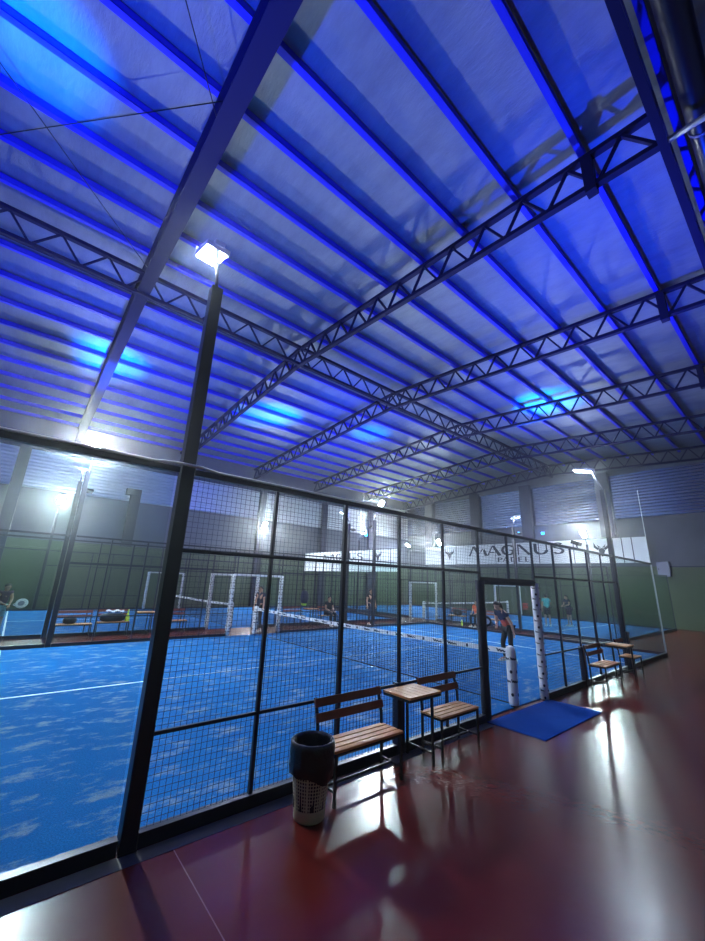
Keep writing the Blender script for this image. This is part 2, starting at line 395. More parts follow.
MESHCACHE = {}
def wire_panel(w, h, p=0.05, r=0.0015):
    key = (round(w, 3), round(h, 3), p, r)
    if key not in MESHCACHE:
        m_ = MB(); n = max(1, round(w/p)); k = max(1, round(h/p))
        for i in range(n+1):
            m_.bar((i*w/n, 0, 0), (i*w/n, 0, h), 2*r)
        for i in range(k+1):
            m_.bar((0, 2*r, i*h/k), (w, 2*r, i*h/k), 2*r)
        MESHCACHE[key] = m_.mesh('mesh_panel', M['wire'])
    return MESHCACHE[key]

def add_mesh(name, me, parent, loc, rz=0):
    o = bpy.data.objects.new(name, me); COL.objects.link(o); o.parent = parent; o.location = loc; o.rotation_euler = (0, 0, rz); return o

def squiggle(m_, fr, u, v, s, k=1.0):
    """a small illegible handwritten printed mark, s high"""
    for a, b in (((0, .9), (.25, .1)), ((.2, .15), (.45, .7)), ((.45, .7), (.6, .1)), ((.62, .1), (.85, .65)), ((.9, .6), (1.05, .1)), ((1.05, .1), (1.4, .55)), ((1.4, .5), (1.6, .12))):
        dx, dy = b[0]-a[0], b[1]-a[1]; L = math.hypot(dx, dy); nx, ny = -dy/L*.11, dx/L*.11
        m_.prism([(u+(a[0]+nx)*s*k, v+(a[1]+ny)*s), (u+(a[0]-nx)*s*k, v+(a[1]-ny)*s), (u+(b[0]-nx)*s*k, v+(b[1]-ny)*s), (u+(b[0]+nx)*s*k, v+(b[1]+ny)*s)], fr, 0.002)
def dot(m_, fr, u, v, s):
    m_.prism([(u+s*.5*math.cos(k*PI/3), v+s*.62*math.sin(k*PI/3)) for k in range(6)], fr, 0.002)

def side_fence(origin, rz, label, pad=True, braces=(3,), left_pad='foam', glass_from=6, conduit=False, mast=False, padboth=False):
    """long side of a padel court in local x -10..10, camera side is local -y. 3 m high."""
    t = thing('court_fence', label, 'court fence', origin, rz)
    H = 3.0
    P = [x for x in range(-5, 6) if x != 0]
    for x in P:
        w = 0.045 if x in (-4, 4) else 0.036
        MB().bb((x-w/2, -w/2, 0), (x+w/2, w/2, H)).build('post', M['fence'], t)
    MB().bb((-0.018, -0.018, 2.12), (0.018, 0.018, H)).build('header_post', M['fence'], t)
    for x in (-10, -8, 8, 10):
        MB().bb((x-0.02, -0.02, 0), (x+0.02, 0.02, H)).build('glass_post', M['zinc'] if mast else M['fence'], t) if abs(x) == 10 else None
    m_ = MB()
    for a, b in ((-10, -6.07), (-5.93, 5.93), (6.07, 10)): m_.bb((a, -0.03, H-0.055), (b, 0.03, H))
    m_.build('top_rail', M['fence'], t)
    m_ = MB()
    for a, b in ((-5.93, -1), (1, 5.93)): m_.bb((a, -0.018, 2.21), (b, 0.018, 2.245))
    m_.bb((-1, -0.03, 2.10), (1, 0.03, 2.16)); m_.build('middle_rail', M['fence'], t)
    m_ = MB()
    for a, b in ((-5.93, -1), (1, 5.93)): m_.bb((a, -0.015, 0.74), (b, 0.015, 0.768))
    m_.build('lower_rail', M['fence'], t)
    m_ = MB()
    for a, b in ((-10, -6.07), (-5.93, -1), (1, 5.93), (6.07, 10)): m_.bb((a, -0.04, 0), (b, 0.04, 0.10))
    m_.build('kerb', M['fence'], t)
    for a in (-6, -5, -4, -3, -2, 1, 2, 3, 4, 5):
        q0 = a+0.08 if a == -6 else a; q1 = a+0.92 if a == 5 else a+1
        add_mesh('mesh_panel', wire_panel(q1-q0, 2.9), t, (q0, 0.012, 0.1))
    add_mesh('mesh_panel', wire_panel(2.0, 0.8), t, (-1, 0.012, 2.16))
    for a, b in ((-10, -8), (-8, -6.09), (6.09, 8), (8, 10)):
        MB().bb((a+0.02, -0.005, 0.1), (b-0.006, 0.005, H-0.056)).build('glass_panel', M['glass'], t)
    for x in braces:
        hb = 0.95 if abs(x) == 6 else 0.78; wb = 0.16 if abs(x) == 6 else 0.13
        MB().bb((x-wb/2, -0.05 if abs(x) < 6 else -0.115, 0.0), (x+wb/2, 0.045 if abs(x) < 6 else -0.067, hb)).build('post_brace', M['fence'], t, 0.008)
    # door pads
    for x, nm in ((-1, left_pad), (1, 'white')):
        m_ = MB().tube([(x, -0.005, z) for z in (0.02, 0.3, 0.6, 0.9, 1.2, 1.5, 1.8, 2.1)],
                       [0.075+0.006*math.sin(3*z+x) for z in range(8)], 14)
        pd = m_.build('door_pad', M['foam'] if nm == 'foam' else M['white'], t)
        if nm == 'white':
            d = MB()
            for i in range(20):
                for ang in (0.3, 2.0, 3.7, 5.0):
                    a0 = ang+0.8*(i % 2); rr = 0.083
                    def fr(u, v, w, a0=a0, rr=rr, x=x): 
                        a = a0+u/rr; return V((x+(rr+w)*math.cos(a), -0.005+(rr+w)*math.sin(a), v))
                    (squiggle if i % 2 else dot)(d, fr, 0, 0.05+i*0.102, 0.042)
            d.build('print_pattern', M['ink'], pd)
    mh = MB().tube([(x/4, -0.005, 2.08) for x in range(-4, 5)], 0.045, 10)
    mh.build('door_header_pad', M['white'] if padboth else M['foam'], t)
    if conduit:
        MB().tube([(-10, -0.01, H+0.018), (-6.3, -0.01, H+0.018), (-6.12, -0.09, H+0.018), (-5.88, -0.09, H+0.018), (-5.7, -0.01, H+0.018), (-2.9, -0.01, H+0.018)], 0.014, 8).build('conduit', M['white'], t)
    if mast:
        MB().tube([(10, 0, 0), (10.0, 0.02, 5.65)], [0.018, 0.010], 8).build('thin_mast', M['zinc'], t)
    return t

side_fence((0, 0, 0), 0, 'dark mesh and glass fence of the near court, along the red corridor', braces=(-3, 3, 6), conduit=True, mast=True)
side_fence((0, 10, 0), 0, 'mesh fence on the far side of the near court, behind its net', left_pad='white', padboth=True, braces=())
side_fence((0, 12, 0), 0, 'mesh fence on the near side of the second court, past the red strip', left_pad='white', padboth=True, braces=())
side_fence((0, 22, 0), 0, 'farthest mesh fence, between the second court and the far green wall', left_pad='white', padboth=True, braces=())
side_fence((12, 12, 0), PI/2, 'mesh and glass fence on the near side of the end wall court', left_pad='white', padboth=True, braces=())
side_fence((22, 12, 0), PI/2, 'mesh and glass fence tight along the end wall with white padded gate', left_pad='white', padboth=True, braces=())

def end_fence(origin, rz, label, top_mesh=False, L=10.0):
    t = thing('court_end_wall', label, 'court end fence', origin, rz)
    n = 5
    for i in range(n):
        MB().bb((i*L/n+0.05, -0.006, 0.1), ((i+1)*L/n-0.004 if i < n-1 else L-0.05, 0.006, 2.99)).build('glass_panel', M['glass'], t)
    MB().bb((0.05, -0.035, 0), (L-0.05, 0.035, 0.1)).build('kerb', M['fence'], t)
    if top_mesh:
        for i in range(n+1):
            x = min(max(i*L/n, 0.08), L-0.08)
            MB().bb((x-0.025, 0.012, 0.1), (x+0.025, 0.062, 4.0)).build('post', M['fence'], t)
        MB().bb((0.05, 0.012, 3.0), (L-0.05, 0.062, 3.05)).build('middle_rail', M['fence'], t)
        MB().bb((0.05, 0.012, 3.95), (L-0.05, 0.062, 4.0)).build('top_rail', M['fence'], t)
        for i in range(n): add_mesh('mesh_panel', wire_panel(L/n-0.06, 0.9), t, (i*L/n+0.03, 0.035, 3.05))
    return t
end_fence((10, 0, 0), PI/2, 'clear glass end wall of the near court, standing by the red floor')
end_fence((10, 12, 0), PI/2, 'glass end wall of the second court, carrying a white banner', True)
end_fence((12, 2, 0), 0, 'clear glass end wall of the end wall court, nearest the corridor')

# nets --------------------------------------------------------------
def net(origin, rz, label):
    t = thing('padel_net', label, 'net', origin, rz)
    L = 9.76; x0 = 0.10
    top = lambda u: 0.92-0.04*(1-(2*u-1)**2)
    n = 24; m_ = MB(); d = MB()
    vs = []
    for i in range(n+1):
        u = i/n; z = top(u); x = x0+L*u
        vs += [(x, -0.012, z), (x, -0.012, z-0.085), (x, 0.012, z-0.085), (x, 0.012, z)]
    m_.add(vs, [(4*i+a, 4*i+b, 4*i+4+b, 4*i+4+a) for i in range(n) for a, b in ((0, 1), (1, 2), (2, 3), (3, 0))]+[(0, 3, 2, 1), (4*n, 4*n+1, 4*n+2, 4*n+3)])
    tp = m_.build('net_tape', M['white'], t)
    for i in range(26):
        x = x0+0.12+i*0.365; z = top((x-x0)/L)-0.085
        for sgn in (-1, 1):
            fr = (lambda u, v, w, s=sgn: V((u, s*(0.0125+w), v))) if sgn < 0 else (lambda u, v, w, xx=x: V((2*xx+0.09-u, 0.0125+w, v)))
            if i % 3 < 2: squiggle(d, fr, x, z+0.012, 0.068, 2.0)
            else: dot(d, fr, x+0.1, z+0.043, 0.055)
    d.build('print_pattern', M['ink'], tp)
    w = MB(); c = int(L/0.045)
    for i in range(c+1):
        u = i/c; w.bar((x0+L*u, 0, 0.05), (x0+L*u, 0, top(u)-0.06), 0.003)
    for k in range(18):
        z = 0.05+k*0.045; w.bar((x0, 0.002, z), (x0+L, 0.002, z), 0.003)
    w.build('netting', M['net'], t)
    MB().tube([(x0+L*i/8, 0, 0.04) for i in range(9)], 0.010, 6).build('bottom_cord', M['black'], t)
    for x in (x0-0.05, x0+L+0.05):
        p = MB().bb((x-0.04, -0.04, 0), (x+0.04, 0.04, 0.92)).build('net_post', M['fence'], t)
        pad = MB().tube([(x, 0, z) for z in (0.03, 0.06, 0.4, 0.88, 0.95, 0.975)], [0.075, 0.085, 0.085, 0.085, 0.07, 0.03], 16).build('post_pad', M['white'], p)
        pad2 = MB()
        for i in range(4):
            for a0 in (0.4, 1.9, 3.3, 4.4, 5.6):
                def fr(u, v, w, a0=a0, x=x):
                    a = a0+u/0.0855; return V((x+(0.0855+w)*math.cos(a), (0.0855+w)*math.sin(a), v))
                (squiggle if i % 2 else dot)(pad2, fr, 0, 0.2+i*0.18, 0.07 if i % 2 else 0.05)
        pad2.build('print_pattern', M['ink'], p)
    return t
net((0, 0.02, 0.0195), PI/2, 'net of the near court with white printed tape and padded post by the blue mat')
net((0, 12.05, 0.0195), PI/2, 'net of the second court, seen past the floodlight pole on the left')
net((12.05, 12, 0.0195), 0, 'net of the end wall court, white taped and seen end to end')

# ------------------------------------------------------------------ floodlight poles
def flood(x, y, dx, dy, label, tilt=25, hp=4.95, w=0.12, lens='lamp', ah=0.5):
    rz = math.atan2(dy, dx)
    t = thing('floodlight_pole', label, 'floodlight pole', (x, y, 0), rz, 'court floodlight poles')
    MB().bb((-w/2, -w/2, 0), (w/2, w/2, hp)).build('pole', M['fence'], t, 0.006)
    MB().bb((-w/2-0.004, -w/2-0.004, 0), (w/2+0.004, w/2+0.004, 0.015)).build('base_plate', M['fence'], t)
    MB().tube([(0, 0, hp-0.02), (0.02, 0, hp+0.08), (0.22, 0, hp+ah)], 0.02, 10).build('arm', M['fence'], t)
    R = Matrix.Rotation(math.radians(-tilt), 3, 'Y')
    c = V((0.22, 0, hp+ah))+R @ V((0.22, 0, 0.02))
    m_ = MB(); m_.box(c, (0.54, 0.28, 0.06), R); m_.box(c+R @ V((-0.22, 0, 0.045)), (0.14, 0.12, 0.05), R)
    for q in range(5): m_.box(c+R @ V((-0.1+q*0.08, 0, 0.045)), (0.015, 0.24, 0.03), R)
    hd = m_.build('lamp_head', M['zinc'], t, 0.004)
    MB().box(c+R @ V((0.02, 0, -0.036)), (0.47, 0.23, 0.010), R).build('lens', M[lens], hd)
    return t
flood(-6, 0, 0, 1, 'dark floodlight pole standing closest to the camera, lamp glowing above the near fence', 22, 5.1, lens='lamp_dim', ah=0.72)
flood(6, 0, 0, 1, 'floodlight pole at the right end of the near fence, behind the farther table', 14, 4.95, lens='lamp_dim', ah=0.62)
flood(-6, 10, 0, -1, 'floodlight pole at left with the brightest big glaring lamp', 45, lens='lamp_hot')
flood(6, 10, 0, -1, 'floodlight pole across the near court, lamp glaring above the net', 52, lens='lamp_hot')
flood(-6, 12, 0, 1, 'floodlight pole at left facing away, just right of the brightest lamp', 22)
flood(6, 12, 0, 1, 'floodlight pole facing away, just left of the lamp above the net', 22)
flood(-6, 22, 0, -1, 'floodlight pole by the far wall at left, lamp under the brightest one', 51, lens='lamp_hot')
flood(6, 22, 0, -1, 'floodlight pole by the far wall, lamp glaring left of the white banner', 56, lens='lamp_hot')
flood(12, 6, 1, 0, 'floodlight pole facing away before the MAGNUS lettering', 22)
flood(12, 18, 1, 0, 'floodlight pole facing away at the right end of the fence banner', 22)
flood(22, 6, -1, 0, 'floodlight pole glaring over the right half of the wall banner', 52, lens='lamp_hot')
flood(22, 18, -1, 0, 'floodlight pole glaring at the left end of the wall banner', 56, lens='lamp_hot')
flood(22.12, 21.8, -1, 0, 'floodlight pole with a small lamp in the far corner of the hall', 30)

# blue led wash lights -----------------------------------------------
def blue_led(pos, aim, label, narrow=0.0, wide=0.0, ang=44, bracket=None, g=0.22):
    d = (V(aim)-V(pos)).normalized(); q = d.to_track_quat('-Z', 'Y').to_matrix()
    t = thing('blue_flood_light', label, 'led light', pos, 0, 'blue led wash lights')
    m_ = MB().box(d*-0.05, (0.22, 0.18, 0.06), q)
    for sx, sy, wx, wy in ((-.105, 0, .012, .18), (.105, 0, .012, .18), (0, -.085, .22, .012), (0, .085, .22, .012)): m_.box(d*-0.01+q @ V((sx, sy, 0)), (wx, wy, 0.03), q)
    m_.build('housing', M['black'], t)
    MB().box(d*-0.016, (0.19, 0.15, 0.006), q).build('lens', M['blueled'], t)
    if bracket: MB().bar(d*-0.05, V(bracket)-V(pos), 0.025).build('bracket', M['fence'], t)
    for e, a in ((narrow, ang), (wide, 150)):
        if not e: continue
        L = bpy.data.lights.new('blue led beam', 'SPOT'); L.energy = e; L.color = (0.0, g, 1.0) if a != 150 else (0.01, 0.05, 1.0); L.spot_size = math.radians(a); L.spot_blend = 1.0; L.shadow_soft_size = 0.08
        o = bpy.data.objects.new('blue_beam', L); COL.objects.link(o); o.parent = t
        o.location = d*0.03; o.rotation_euler = d.to_track_quat('-Z', 'Y').to_euler()
NB, WB = 3200, 2500
blue_led((-9.3, 0.15, 3.1), (-8.6, 3.3, 10.9), 'blue led light on top of the near fence by its glass end', NB*9, WB*1.9, 18, (-9.3, 0, 3.05), 0.15)
blue_led((-5.7, 12.0, 4.7), (-6.0, 14.3, 10.9), 'blue led light on the left pole of the second court', NB*9, WB, 34, (-5.926, 12.0, 4.7))
blue_led((5.7, 10.0, 4.6), (2.0, 14.5, 10.9), 'blue led light on the pole across the net', NB*15, WB, 24, (5.926, 10.0, 4.6))
blue_led((12.0, 5.7, 4.7), (11.35, 3.4, 10.9), 'blue led light on the pole before the lettering', NB*10, WB*0.8, 32, (12, 5.926, 4.7))
blue_led((6.3, 12.0, 4.7), (8.0, 12.7, 10.9), 'blue led light on the pole facing away left of the net lamp', NB*4, WB*0.7, 26, (6.074, 12.0, 4.7))
blue_led((3.5, 0.0, 3.16), (3.5, -3.0, 10.5), 'blue led light on the top rail of the near fence past the gate', NB*0.6, WB*0.9, 80, (3.5, 0.0, 3.013), 0.03)
blue_led((22.55, 9.1, 5.98), (10, -1, 7.5), 'blue led light glowing on the end wall above the lettering', 0, 120, 44, (22.99, 9.1, 5.98))
blue_led((12.3, 17.55, 5.35), (3, 5, 6), 'small blue led light by the far end of the fence banner', 0, 80, 44, (12.06, 17.92, 4.95))

# ------------------------------------------------------------------ banners
def stroke(a, b, w):
    dx, dy = b[0]-a[0], b[1]-a[1]; L = math.hypot(dx, dy); nx, ny = -dy/L*w/2, dx/L*w/2
    return [(a[0]+nx, a[1]+ny), (a[0]-nx, a[1]-ny), (b[0]-nx, b[1]-ny), (b[0]+nx, b[1]+ny)]
def arcs(cx, cy, rx, ry, a0, a1, thick, thin, n=14):
    out = []
    for i in range(n):
        q = []
        for t in (i/n, (i+1)/n):
            a = math.radians(a0+(a1-a0)*t); w = (thin+(thick-thin)*abs(math.cos(a)))/2
            q.append((a, w))
        (a, wa), (b, wb) = q
        out.append([(cx+(rx+wa)*math.cos(a), cy+(ry+wa)*math.sin(a)), (cx+(rx-wa)*math.cos(a), cy+(ry-wa)*math.sin(a)),
                    (cx+(rx-wb)*math.cos(b), cy+(ry-wb)*math.sin(b)), (cx+(rx+wb)*math.cos(b), cy+(ry+wb)*math.sin(b))])
    return out
def vs(x, w, a=0, b=1): return [(x, a), (x+w, a), (x+w, b), (x, b)]
def glyph(c):
    T, t = 0.22, 0.09
    if c == 'M': return [[(0, 0), (.13, 0), (.42, .92), (.33, 1)], [(.30, 1), (.50, 1), (.80, 0.18), (.70, .02)], [(.72, .05), (.80, .2), (1.12, .72), (1.02, .72)], [(1.10, .55), (1.2, .7), (1.42, 0), (1.18, 0)]], 1.45
    if c == 'Z': return [[(0, 0), (.1, 0), (.44, .86), (.40, 1)], [(.38, 1), (.58, 1), (1.1, 0), (.82, 0)], [(.22, .26), (.26, .36), (.55, .36), (.58, .26)]], 1.1
    if c == 'A': return [[(0, 0), (.1, 0), (.46, .86), (.42, 1)], [(.38, 1), (.58, 1), (1.0, 0), (.74, 0)], [(.2, .28), (.24, .38), (.7, .38), (.74, .28)]], 1.0
    if c == 'G': return arcs(.55, .5, .43, .45, 40, 320, .2, .1, 20)+[vs(.8, .18, .12, .48), vs(.62, .42, .42, .5)], 1.08
    if c == 'N': return [vs(.05, t), [(0, 1), (.24, 1), (1.02, 0), (.78, 0)], vs(.94, t)], 1.08
    if c == 'U': return [vs(.03, T, .35), vs(.85, t, .35)]+arcs(.515, .38, .375, .33, 180, 360, T, t, 14), 1.05
    if c == 'S': return arcs(.4, .74, .27, .215, 30, 270, .17, .1, 12)+arcs(.4, .27, .29, .225, -150, 90, .19, .1, 12), .8
    if c == 'P': return [vs(.06, T)]+arcs(.3, .72, .38, .235, -90, 90, .2, .09, 12), .82
    if c == 'D': return [vs(.06, T)]+arcs(.3, .5, .55, .45, -90, 90, .2, .09, 14), 1.0
    if c == 'E': return [vs(.06, T), vs(.06, .66, .9, 1), vs(.06, .58, .46, .56), vs(.06, .68, 0, .1)], .84
    if c == 'L': return [vs(.06, T), vs(.06, .66, 0, .1), [(.62, 0), (.72, 0), (.72, .25)]], .82
def word(m_, fr, items, h):
    """items: (glyph, u0, u1, v0)"""
    for c, u0, u1, v0 in items:
        polys, w = glyph(c); sx = (u1-u0)/w
        for p in polys: m_.prism([(u0+x*sx, v0+y*h) for x, y in p], fr, 0.012)
def crest(m_, fr, u, v, s):
    # horned winged emblem
    P = [[(0, -.75), (.32, -.05), (.18, .22), (-.18, .22), (-.32, -.05)], [(.2, .2), (.36, 0), (.75, .32), (.72, .85), (.55, .45)], [(-.2, .2), (-.55, .45), (-.72, .85), (-.75, .32), (-.36, 0)],
         [(.05, .28), (.3, .28), (.42, .62), (.25, .45)], [(-.05, .28), (-.25, .45), (-.42, .62), (-.3, .28)]]
    for p in P: m_.prism([(u+x*s, v+y*s) for x, y in p], fr, 0.012)

t = thing('wall_banner', 'long white MAGNUS PADEL banner on the end wall', 'banner', (X1-0.335, 11.6, 0))
fb = lambda u, v, w: V((-0.03-w, u_to(u), v))
u_to = lambda u: (20.4-u)-11.6
MB().bb((-0.03, 2.8-11.6, 3.76), (0, 20.4-11.6, 5.36)).build('banner_sheet', M['banner'], t)
yk = lambda y: 20.4-y
m_ = MB()
word(m_, fb, [('M', yk(15.6), yk(13.75), 4.43), ('Z', yk(13.85), yk(12.55), 4.43), ('G', yk(12.6), yk(11.35), 4.43), ('N', yk(11.25), yk(10.05), 4.43), ('U', yk(9.95), yk(8.8), 4.43), ('S', yk(8.6), yk(7.7), 4.43)], 0.82)
m_.build('large_lettering', M['ink'], t)
m_ = MB(); word(m_, fb, [('P', yk(12.95), yk(12.5), 3.92), ('A', yk(12.5), yk(11.95), 3.92), ('D', yk(11.85), yk(11.35), 3.92), ('E', yk(11.22), yk(10.8), 3.92), ('L', yk(10.68), yk(10.3), 3.92)], 0.36)
m_.build('small_lettering', M['ink'], t)
m_ = MB(); crest(m_, fb, yk(17.6), 4.6, 0.62); m_.build('emblem', M['ink'], t)
m_ = MB(); crest(m_, fb, yk(5.35), 4.6, 0.62); m_.build('emblem', M['ink'], t)
for y in (16.9, 13.1, 9.55, 7.1, 4.15, 3.6):
    MB().bb((-0.034, y-0.025-11.6, 3.76), (-0.029, y+0.025-11.6, 5.36)).build('panel_seam', M['ink'], t)
MB().bb((-0.036, 2.76-11.6, 3.74), (-0.004, 2.81-11.6, 5.38)).build('banner_edge', M['ink'], t)

t = thing('fence_banner', 'smaller white MAGNUS banner on the second court end fence', 'banner', (9.93, 17, 0))
fb2 = lambda u, v, w: V((-0.012-w, 22-u-17, v))
MB().bb((-0.012, 12.06-17, 2.62), (0, 21.94-17, 3.95)).build('banner_sheet', M['banner'], t)
m_ = MB(); yk = lambda y: 22-y
word(m_, fb2, [('M', yk(19.6), yk(18.75), 3.33), ('Z', yk(18.75), yk(18.1), 3.33), ('G', yk(18.05), yk(17.45), 3.33), ('N', yk(17.35), yk(16.75), 3.33), ('U', yk(16.6), yk(16.0), 3.33), ('S', yk(15.8), yk(15.2), 3.33)], 0.48)
m_.build('lettering', M['ink'], t)
m_ = MB(); crest(m_, fb2, yk(13.8), 3.52, 0.42); m_.build('emblem', M['ink'], t)
for y in (14.6, 12.7): MB().bb((-0.016, y-0.02-17, 2.62), (-0.011, y+0.02-17, 3.95)).build('panel_seam', M['ink'], t)

# dark objects on walls
t = thing('hanging_loudspeaker', 'tall dark box hanging on the far wall right of the brightest lamp', 'loudspeaker', (-2.35, 22.86, 3.5))
MB().bb((-0.28, -0.2, 0), (0.28, 0.1, 3.1)).build('cabinet', M['speaker'], t, 0.02)
MB().bb((-0.55, -0.2, 3.1), (0.28, 0.1, 3.5)).build('top_cabinet', M['speaker'], t, 0.02)
t = thing('wall_cabinet', 'small grey cabinet on the end wall just right of the banner', 'cabinet', (22.85, 2.25, 2.95))
MB().bb((-0.1, -0.3, 0), (0.14, 0.3, 0.85)).build('cabinet_body', M['electric'], t, 0.01)
MB().bb((-0.115, -0.28, 0.02), (-0.1, 0.28, 0.83)).build('door', M['electric'], t)
MB().bb((-0.13, 0.2, 0.38), (-0.115, 0.23, 0.48)).build('handle', M['black'], t)

# ------------------------------------------------------------------ furniture
def make_bench(name='bench', L=0.93, back=True):
    """seat faces -y, length along x (0..L), origin at the back left foot line"""
    t = thing(name, 'x', 'bench')
    D = 0.33
    for i in range(4):
        y = -D+0.035+i*0.088
        MB().bb((-0.01, y-0.036, 0.43), (L+0.01, y+0.036, 0.452)).build('seat_slat', M['wood_top'], t, 0.003)
    f = MB()
    for x in (0.013, L-0.013): f.bar((x, -D, 0.418), (x, 0, 0.418), 0.025)
    for y in (-D+0.012, -0.012): f.bar((0, y, 0.418), (L, y, 0.418), 0.025)
    f.build('seat_frame', M['frame'], t)
    for x in (0.013, L-0.013):
        MB().bar((x, -D+0.013, 0), (x, -D+0.013, 0.41), 0.025).build('leg', M['frame'], t)
        MB().bar((x, -0.013, 0), (x, -0.013, 0.41), 0.025).build('leg', M['frame'], t)
        if back:
            u = MB(); u.bar((x, -0.013, 0.40), (x, 0.0, 0.58), 0.025); u.bar((x, 0.0, 0.57), (x, 0.065, 0.82), 0.025); u.build('back_upright', M['frame'], t)
        MB().bar((x, -D+0.02, 0.12), (x, -0.02, 0.12), 0.02).build('stretcher', M['frame'], t)
    MB().bar((0.013, -D/2, 0.12), (L-0.013, -D/2, 0.12), 0.02).build('stretcher', M['frame'], t)
    if back:
        for z, y in ((0.778, 0.036), (0.648, 0.0)):
            R = Matrix.Rotation(math.radians(-13), 3, 'X')
            MB().box((L/2, y, z), (L+0.02, 0.018, 0.082), R).build('back_slat', M['wood_back'], t, 0.003)
    return t
bench0 = make_bench()
def place_bench(x, y, rz, label, sx=1.0, first=[True]):
    o = bench0 if first[0] else copy_tree(bench0); first[0] = False
    o.scale = (sx, 1, 1); o.location = (x, y, 0); o.rotation_euler = (0, 0, rz); o['label'] = label; o['category'] = 'bench'; o['group'] = 'slatted benches'; return o
place_bench(-4.40, -0.17, 0, 'slatted wooden bench right beside the bin, nearest the camera')
place_bench(-2.745, -0.15, 0, 'slatted wooden bench between the near square table and the gate', 0.85)
place_bench(2.92, -0.14, 0, 'slatted wooden bench just past the blue mat, before the farther table')
place_bench(4.95, -0.13, 0, 'short slatted wooden bench after the farther table, by the floodlight pole', 0.62)

def make_table():
    t = thing('square_table', 'x', 'table')     # origin under the middle of the table
    for i in range(6):
        x = -0.31+0.0483+i*0.0966
        MB().bb((x-0.047, -0.27, 0.725), (x+0.047, 0.17, 0.75)).build('top_board', M['wood_top'], t, 0.002)
    f = MB()
    for y in (-0.255, 0.155): f.bar((-0.30, y, 0.71), (0.26, y, 0.71), 0.028)
    for x in (-0.295, 0.255): f.bar((x, -0.26, 0.71), (x, 0.16, 0.71), 0.028)
    f.build('top_frame', M['frame'], t)
    for y in (-0.255, 0.14): MB().bar((0.1, y, 0), (0.1, y, 0.70), 0.025).build('leg', M['frame'], t)
    MB().bar((0.1, -0.25, 0.12), (0.1, 0.13, 0.12), 0.02).build('stretcher', M['frame'], t)
    return t
table0 = make_table()
def place_table(x, y, label, first=[True]):
    o = table0 if first[0] else copy_tree(table0); first[0] = False
    o.location = (x, y, 0); o['label'] = label; o['category'] = 'table'; o['group'] = 'square slatted tables'; return o
place_table(-3.03, -0.222, 'square wooden table between the two benches nearest the bin')
place_table(4.66, -0.222, 'square wooden table farther off, left of the short bench by the floodlight pole')
# rest area on the red strip between the courts: benches with their backs to the second court
place_bench(-5.85, 11.45, 0, 'bench on the red strip at far left, with a small dark bag on it')
place_bench(-4.75, 11.75, 0, 'bench on the red strip carrying the big black bag and white towel')
place_table(-3.35, 11.5, 'square table on the red strip, left of the floodlight pole')
place_bench(-2.95, 11.55, 0, 'bench on the red strip seen just right of the closest pole')
place_bench(2.25, 11.75, 0, 'bench on the red strip below the fence banner, left one')
place_table(3.55, 11.55, 'square table on the red strip below the fence banner')
place_bench(4.0, 11.6, 0, 'bench on the red strip with a person sitting on it')
place_bench(11.55, 7.6, -PI/2, 'bench before the end wall court with the orange shirted person')
place_bench(11.55, 9.6, -PI/2, 'bench before the end wall court with a black bag on it')

# bin ----------------------------------------------------------------
t = thing('waste_bin', 'cream perforated waste bin with black liner beside the nearest bench', 'waste bin', (-4.645, -0.455, 0))
t.scale = (0.96, 0.96, 0.95)
n, rows = 40, 15
prof = lambda z: 0.142+0.055*z/0.60
m_ = MB()
m_.lathe([(0.0, 0.0), (0.138, 0.0), (0.144, 0.015), (prof(.09), 0.09)], n=40)
m_.lathe([(prof(.50), 0.50), (prof(.60), 0.60)], n=40)
for i in range(rows+1):
    z = 0.09+0.41*i/rows; h = 0.0085
    m_.lathe([(prof(z), z-h/2), (prof(z), z+h/2), (prof(z)-0.004, z+h/2), (prof(z)-0.004, z-h/2), (prof(z), z-h/2)], n=40)
for k in range(n):
    a = 2*PI*k/n; w = 0.008 if k % 5 else 0.02
    c, s_ = math.cos(a), math.sin(a); tx = V((-s_, c, 0))*w/2
    p0, p1 = V((prof(.09)*c, prof(.09)*s_, .09)), V((prof(.5)*c, prof(.5)*s_, .5)); q0, q1 = p0*1, p1*1
    i0 = V((c, s_, 0))*-0.004
    m_.add([p0-tx, p0+tx, p1+tx, p1-tx, p0-tx+i0, p0+tx+i0, p1+tx+i0, p1-tx+i0], [(0, 1, 2, 3), (7, 6, 5, 4), (0, 4, 5, 1), (1, 5, 6, 2), (2, 6, 7, 3), (3, 7, 4, 0)])
m_.build('basket', M['cream'], t)
m_ = MB(); n = 48; vs_ = []; rings = [(0.150, 0.10), (0.175, 0.45), (0.178, 0.60), (0.192, 0.635), (0.206, 0.628), (0.212, 0.60), (0.216, 0.55), (0.210, 0.47), (0.218, 0.44), (0.212, 0.40), (0.203, 0.345)]
rnd = random.Random(3); ph = [rnd.uniform(0, 6.28) for _ in range(8)]
for j, (r, z) in enumerate(rings):
    for k in range(n):
        a = 2*PI*k/n; w = 0.004*math.sin(9*a+ph[j % 8])+0.003*math.sin(17*a+ph[(j+3) % 8]); zz = z
        if j == len(rings)-1: zz += 0.03*math.sin(2*a+1.0)+0.012*math.sin(5*a)
        if j in (4, 5): w *= 0.5
        vs_.append(((r+w)*math.cos(a), (r+w)*math.sin(a), zz))
m_.add(vs_, [(j*n+k, j*n+(k+1) % n, (j+1)*n+(k+1) % n, (j+1)*n+k) for j in range(len(rings)-1) for k in range(n)], True)
m_.add([((0.150)*math.cos(2*PI*k/n), 0.150*math.sin(2*PI*k/n), 0.10) for k in range(n)], [tuple(range(n))])
m_.build('bin_liner', M['bag'], t)

tag(MB().bb((-1.07, -0.93, 0.0), (1.06, -0.05, 0.012)).build('entrance_mat', M['matblue'], None, 0.004), 'blue carpet mat on the red floor at the open gate', 'mat')

